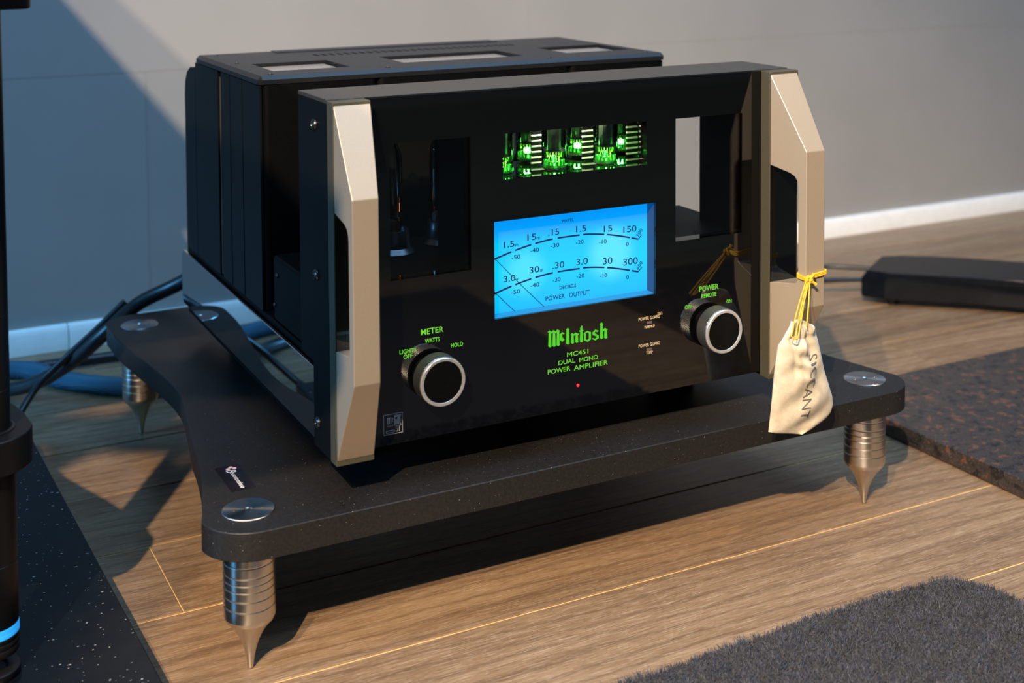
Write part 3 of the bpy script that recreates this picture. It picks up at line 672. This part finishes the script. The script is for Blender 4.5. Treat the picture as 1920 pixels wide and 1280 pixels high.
# ------------------------------------------------------------------ desiccant pouch
bag = thing('desiccant_pouch', 'cream cotton drawstring pouch hanging by yellow cord from the right handle', 'pouch', (.410, -.062, .13))
LZ = [(.1172, .4200), (.1185, .4130), (.1200, .4060), (.1215, .3985), (.1231, .3915), (.159, .3893), (.186, .3875), (.2068, .3869), (.2135, .3905), (.2197, .3942), (.224, .3967), (.2262, .3972)]
RZ = [(.1172, .4290), (.1195, .4430), (.1225, .4515), (.1266, .4578), (.1310, .4612), (.1377, .4620), (.1461, .4595), (.1764, .4430), (.2074, .4299), (.2148, .4262), (.2200, .4245), (.2262, .4140)]
ZL, ZH = .1172, .2262
def ip(T, z): return float(np.interp(z, [t[0] for t in T], [t[1] for t in T]))
def bag_pt(u, z, side, out=0):
    xl, xr = ip(LZ, z), ip(RZ, z); x = xl+(xr-xl)*u
    hz = (z-ZL)/(ZH-ZL)
    th = .0105*math.sin(math.pi*min(1, max(0, u)))**.55*(.35+.65*math.sin(math.pi*min(1, hz*.85+.08)))
    neck = max(0, 1-abs(z-.2125)/.006)
    th *= 1-.45*neck
    fold = .0026*math.sin(u*17+z*60)*max(0, min(1, (z-.150)/.05))+.0016*math.sin(u*7-z*190)+.0024*math.exp(-((u-.36+(z-.20)*1.2)/.05)**2)*max(0, min(1, (z-.165)/.02))
    fold += .0022*math.sin(z*420+u*9)*math.exp(-((u-.45)/.22)**2)*max(0, 1-abs(z-.188)/.02)
    e = math.sin(math.pi*u)
    y = -.0392-(z-.1171)*.2268
    return (x, y-side*(th+out)-(fold*e if side > 0 else fold*e*.3), z+.0012*math.sin(u*11)*(1 if hz > .97 else 0))
nu, nz = 34, 48
bm = bmesh.new(); G = {}
for s_ in (1, -1):
    for j in range(nz+1):
        z = ZL+(ZH-ZL)*j/nz
        for i in range(nu+1):
            if s_ == -1 and i in (0, nu): G[s_, i, j] = G[1, i, j]; continue
            G[s_, i, j] = bm.verts.new(bag_pt(i/nu, z, s_))
for s_ in (1, -1):
    for j in range(nz):
        for i in range(nu): bm.faces.new((G[s_, i, j], G[s_, i+1, j], G[s_, i+1, j+1], G[s_, i, j+1]))
for j in (0, nz):
    for i in range(nu):
        vs = [G[1, i, j], G[1, i+1, j], G[-1, i+1, j], G[-1, i, j]]
        vs = list(dict.fromkeys(vs))
        if len(vs) > 2: bm.faces.new(vs)
obj('bag', bm, m_cloth, bag, smooth=True)
bm = bmesh.new()
def on_bag(a, b, d):   # a runs down the cloth, b across it to the right
    z = .1965-a; x = .4165+b
    xl, xr = ip(LZ, z), ip(RZ, z); u = max(.02, min(.98, (x-xl)/(xr-xl)))
    return bag_pt(u, z, 1, .0007+d)
text_bm(bm, 'SICCANT', .0005, .0620, 0, .0092, 0, to=lambda a, b, d: on_bag(a, b, d), bold=-.01, depth=.0001)
obj('lettering', bm, m_ink, bag)
kx, ky, kz2 = .4215, -.0560, .2600
bm = bmesh.new()
for (x, y, z), (x2, z2), dx in (((.3885, -.0745, .2195), (kx-.003, kz2), -.001), ((.3925, -.0750, .2180), (kx-.0015, kz2), -.0006), ((.3965, -.0745, .2185), (kx-.001, kz2), 0), ((.4015, -.0700, .2300), (kx+.0005, kz2), 0), ((.4060, -.0735, .2250), (kx+.001, kz2), .0006)):
    tube(bm, [(x, y, z), (x*.5+x2*.5+dx, y*.5+(ky-.002)*.5, z*.5+z2*.5), (x2, ky-.002, z2)], .00062, 7, 5)
tube(bm, [(.3885, -.0745, .2195), (.3925, -.0762, .2168), (.3965, -.0745, .2185)], .00062, 7, 4)
obj('cord', bm, m_yel, bag)
bm = bmesh.new()
for ph, rr_, tl in ((0, .0030, .3), (1.9, .0036, 1.1), (3.8, .0030, 2.0), (5.0, .0026, 2.7)):
    L = []
    for k in range(10):
        t = 2*math.pi*k/10
        q = Vector((rr_*math.cos(t), .0015*math.sin(2*t+ph)-.0012, rr_*.8*math.sin(t))); q.rotate(Matrix.Rotation(tl, 3, 'Y')); q.rotate(Matrix.Rotation(ph*.25, 3, 'X'))
        L.append(q+Vector((kx+.0005, ky, kz2)))
    tube(bm, L, .0010, 7, 3, closed=True)
obj('knot', bm, m_yel, bag)
bm = bmesh.new()
for dz in (0, .0013, -.0013):
    tube(bm, [(kx, ky, kz2+dz*.5), (.4305, -.0535, kz2+.0012+dz), (.4446, -.0530, kz2+.0028+dz), (.4458, -.0480, kz2+.0032+dz), (.4446, -.0425, kz2+.0028+dz), (.4320, -.0418, kz2+.003+dz), (.4218, -.0425, kz2+.001+dz), (.4208, -.0480, kz2+dz), (kx, ky, kz2+dz*.5)], .0008, 7, 5)
obj('cord_loop', bm, m_yel, bag)
bm = bmesh.new()
for e in ((.0045, -.001, .0052), (.0062, -.0015, -.0045), (-.004, -.001, .0006)):
    tube(bm, [(kx, ky-.002, kz2), (kx+e[0]*.6, ky-.003, kz2+e[2]*.5), (kx+e[0], ky-.0025+e[1], kz2+e[2])], lambda t: .0007+.0009*t, 7, 4)
obj('cord_tail', bm, m_yel, bag)

# ------------------------------------------------------------------ rack at the left edge
rack = thing('equipment_rack', 'black audio rack post with rounded shelf corner and a blue ring at the left edge', 'rack', (-.2414, .07, .02))
rx, ry = -.2414, .0699
bm = bmesh.new(); lathe(bm, [(.0195, .0202), (.0205, .0215), (.0205, .0255), (.0190, .0265), (.0120, .0262), (.0100, .0240), (.0010, .0240)], (rx, ry, 0)); obj('spike_cup', bm, m_rack, rack, smooth=True)
bm = bmesh.new(); lathe(bm, [(.0015, .0242), (.0030, .0290), (.0140, .0350), (.0195, .0380), (.0200, .0400), (.0200, .0430), (.0195, .0436), (.0200, .0442), (.0200, .0475), (.0195, .0481), (.0200, .0487), (.0200, .0515), (.0195, .0520)], (rx, ry, 0)); obj('lower_foot', bm, m_rack, rack, smooth=True)
bm = bmesh.new(); lathe(bm, [(.0196, .0520), (.0201, .0524), (.0201, .0552), (.0197, .0556), (.0201, .0560), (.0201, .0590), (.0196, .0594)], (rx, ry, 0)); tag(obj('ring', bm, m_bluering, rack, smooth=True), 'bright blue ring')
bm = bmesh.new(); lathe(bm, [(.0196, .0594), (.0200, .0600), (.0200, .1060), (.0196, .1064), (.0200, .1068), (.0200, .1785)], (rx, ry, 0)); obj('post', bm, m_rack, rack, smooth=True)
def shelf(z0, z1, x0, x1, y0, y1, r=.035):
    bm = bmesh.new(); prism(bm, rrect(x0, x1, y0, y1, r, 8), 2, z0, z1); return obj('shelf', bm, m_rack, rack, bevel=.002)
bm = bmesh.new(); pts = arc(-.2435, .0700, .0345, 270, 355, 10)+[(-.2110, .090), (-.2150, .110), (-.2300, .160), (-.2550, .230), (-.2700, .320), (-.2650, .420), (-.2550, .480), (-.29, .52), (-.74, .52), (-.78, .48), (-.75, .3), (-.78, .09), (-.74, .0355)]
prism(bm, pts, 2, .1785, .2045); obj('shelf', bm, m_rack, rack, bevel=.0015, ang=50)
bm = bmesh.new(); lathe(bm, [(.0205, .2046), (.0205, .2052), (.0185, .2058), (.0175, .2050), (.0150, .2050), (.0150, .2040)], (rx, ry, 0)); obj('shelf_insert', bm, m_rack, rack, smooth=True)
bm = bmesh.new(); lathe(bm, [(.0170, .2045), (.0175, .2350), (.0171, .2354), (.0175, .2358), (.0175, .2900), (.0171, .2904), (.0175, .2908), (.0175, .5140)], (rx, ry, 0)); obj('post', bm, m_rack, rack, smooth=True)
shelf(.5140, .5400, -.74, -.2060, .0360, .50, .012)
for px, py in ((-.70, .09), (-.70, .45), (-.42, .46)):
    bm = bmesh.new(); lathe(bm, [(.003, .0200), (.018, .035), (.020, .045), (.020, .508 if px > -.5 else .83)], (px, py, 0), seg=24); obj('post', bm, m_rack, rack, smooth=True)
boxo('top_shade_box', (-1.0, -.406, -.06, .50, .83, .905), m_rack, rack, bevel=.003)  # unseen box added on the rack to cast the diagonal wall shadow
# added unseen boxes and bars, shaped to shade the amplifier and dapple the floor
shade_obj = thing('shade_blocker', 'added unseen cabinet standing beyond the left edge of the frame', 'blocker', (-.70, -.32, .02))
boxo('body', (-.545, -.430, -.60, -.20, .80, .905), m_rack, shade_obj, bevel=.003)
boxo('body', (-1.05, -.71, -.62, -.20, .80, .905), m_rack, shade_obj, bevel=.003)
bm = bmesh.new(); prism(bm, [(-.75, -.36), (-.51, -.52), (-.51, -.47), (-.75, -.31)], 2, .84, .86); obj('shadow_bar', bm, m_rack, shade_obj)  # added diagonal bar that breaks the floor light into patches
bm = bmesh.new(); prism(bm, [(-.75, -.56), (-.51, -.36), (-.51, -.33), (-.75, -.53)], 2, .87, .89); obj('shadow_bar', bm, m_rack, shade_obj)
bm = bmesh.new(); lathe(bm, [(.14, .0200), (.14, .030), (.035, .034), (.035, .80)], (-.80, -.30, 0), seg=32); obj('pedestal', bm, m_rack, shade_obj, smooth=True)

# ------------------------------------------------------------------ cables
def cable(name, P_, r, mat, label, group=None, seg=12):
    bm = bmesh.new(); tube(bm, P_, r, seg, 10); return tag(obj(name, bm, mat, smooth=True), label, 'cable', group)
cable('power_cable', [(.10, .500, .210), (.06, .540, .185), (.0200, .585, .152), (-.020, .605, .130), (-.0575, .605, .1020), (-.095, .640, .060), (-.135, .690, .0250), (-.185, .745, .0095), (-.30, .80, .0095)], .0085, m_cable, 'thick black cable rising from the floor to the back of the amplifier')
cable('signal_cable', [(-.030, .630, .128), (-.065, .630, .098), (-.095, .630, .074), (-.128, .630, .046), (-.150, .615, .024), (-.170, .585, .0060), (-.190, .520, .0060), (-.23, .40, .0060+.02)], .0042, m_cable, 'thin black cable curving down beside the thick one onto the floor')
cable('braided_cable', [(-.60, .97-.13, .0115), (-.30, .835, .0115), (-.1342, .800, .0115), (-.0866, .730, .0115), (-.0250, .672, .0115), (.06, .640, .0115), (.20, .640, .0115)], .0112, m_braid, 'blue braided cable lying on the floor behind the platform')
cable('speaker_cable', [(-.40, .86, .008), (-.15, .815, .008), (.05, .80, .008), (.25, .76, .008), (.50, .70, .008)], .0070, m_cable, 'black cable along the floor behind the blue braided cable')
cable('device_cable', [(.62, .70, .020), (.85, .700, .026), (.99, .655, .030), (1.0466, .643, .032), (1.10, .590, .034)], .0036, m_cable, 'upper of two black cables entering the lacquered unit')
cable('device_cable', [(.62, .66, .014), (.85, .655, .018), (.96, .610, .024), (1.0069, .597, .026), (1.075, .560, .028)], .0036, m_cable, 'lower of two black cables entering the lacquered unit')

# ------------------------------------------------------------------ lacquered unit at the right
dev = thing('accessory_unit', 'low glossy black leaf-shaped unit on small feet near the wall', 'device', (1.2, .48, 0))
front = [(1.0330, .5430), (1.0500, .5120), (1.0784, .4884), (1.1050, .4640), (1.1385, .4350), (1.1930, .3806), (1.255, .300), (1.31, .21), (1.35, .12)]
back = [(1.58, .10), (1.50, .23), (1.41, .35), (1.34, .415), (1.2695, .4720), (1.2200, .5240), (1.1826, .5560), (1.1400, .5850), (1.1120, .5960)]
bm = bmesh.new(); pts = front+back; n = len(pts)
cen = Vector((1.26, .38))
def ins(p, k): return (p[0]+(cen.x-p[0])*k, p[1]+(cen.y-p[1])*k)
levels = [(.0110, .015), (.0130, -.01), (.0400, -.01), (.0520, .02)]
R_ = [[bm.verts.new((*ins(p, k), z)) for p in pts] for z, k in levels]
for a, b in zip(R_, R_[1:]):
    for i in range(n): bm.faces.new((a[i], a[(i+1) % n], b[(i+1) % n], b[i]))
bm.faces.new(R_[0][::-1]); bm.faces.new(R_[-1])
obj('body', bm, m_lacq, dev, bevel=.0015, ang=20)
for x, y in ((1.075, .525), (1.33, .20), (1.36, .36)):
    bm = bmesh.new(); lathe(bm, [(.0070, 0), (.0082, .002), (.0082, .0132), (.007, .0132)], (x, y, 0), seg=24); obj('foot', bm, m_cable, dev, smooth=True)

# ------------------------------------------------------------------ rug
rug = thing('rug', 'dark navy shag rug corner on the floor at the bottom right', 'rug', (.35, -.35, 0))
def rug_in(x, y):
    xc, yc, r = .482, -.186, .046
    top = -.1385+.012*(.513-x)*0-.0006*0
    edge = -.1330-(x-.41)*.03 if x > .41 else -.1330-(.41-x)*.035
    if y > edge: return False
    rx_ = .5305
    if x > rx_: return False
    if x > rx_-r and y > edge-r:
        return (x-(rx_-r))**2+(y-(edge-r))**2 < r*r
    return True
pts = [(-.1, -.9), (.5305, -.9), (.5305, -.19)]+arc(.4845, -.1845, .046, 5, 85, 8)+[(.41, -.137), (.16, -.146), (-.1, -.155)]
bm = bmesh.new(); prism(bm, pts, 2, .0, .0070); obj('rug_backing', bm, m_rugb, rug)
NB = 210000
x = RNG.uniform(.02, .5305, NB*2); y = -.128-RNG.uniform(0, 1, NB*2)**1.25*.26
ed = np.where(x > .41, -.1345-(x-.41)*.03, -.1345-(.41-x)*.035)
rxx, r = .5305, .046
ok = (y < ed)
corner = (x > rxx-r) & (y > ed-r)
ok &= ~corner | (((x-(rxx-r))**2+(y-(ed-r))**2) < r*r)
x, y = x[ok][:NB], y[ok][:NB]; n = len(x)
ang = RNG.uniform(0, 2*np.pi, n); ln = RNG.uniform(.0025, .0060, n); wd = RNG.uniform(.0002, .0004, n)
lean = RNG.normal(0, .0026, (n, 2)); clump = np.stack([np.sin(x*170+y*60), np.sin(y*190-x*80)], 1)*.0016; lean = lean+clump
dx, dy = np.cos(ang)*wd, np.sin(ang)*wd
z0 = .0060+.0012*np.sin(x*310+y*140)*np.sin(y*260-x*90)
v = np.empty((n, 4, 3))
v[:, 0] = np.stack([x-dx, y-dy, z0], 1); v[:, 1] = np.stack([x+dx, y+dy, z0], 1)
v[:, 2] = np.stack([x+dx*.5+lean[:, 0], y+dy*.5+lean[:, 1], z0+ln], 1); v[:, 3] = np.stack([x-dx*.5+lean[:, 0], y-dy*.5+lean[:, 1], z0+ln], 1)
me = bpy.data.meshes.new('rug_pile'); me.vertices.add(4*n); me.vertices.foreach_set('co', v.ravel().astype(np.float32))
me.loops.add(4*n); me.loops.foreach_set('vertex_index', np.arange(4*n, dtype=np.int32))
me.polygons.add(n); me.polygons.foreach_set('loop_start', np.arange(0, 4*n, 4, dtype=np.int32)); me.update(); me.validate()
tag(link('rug_pile', me, m_rug, rug), kind='stuff')
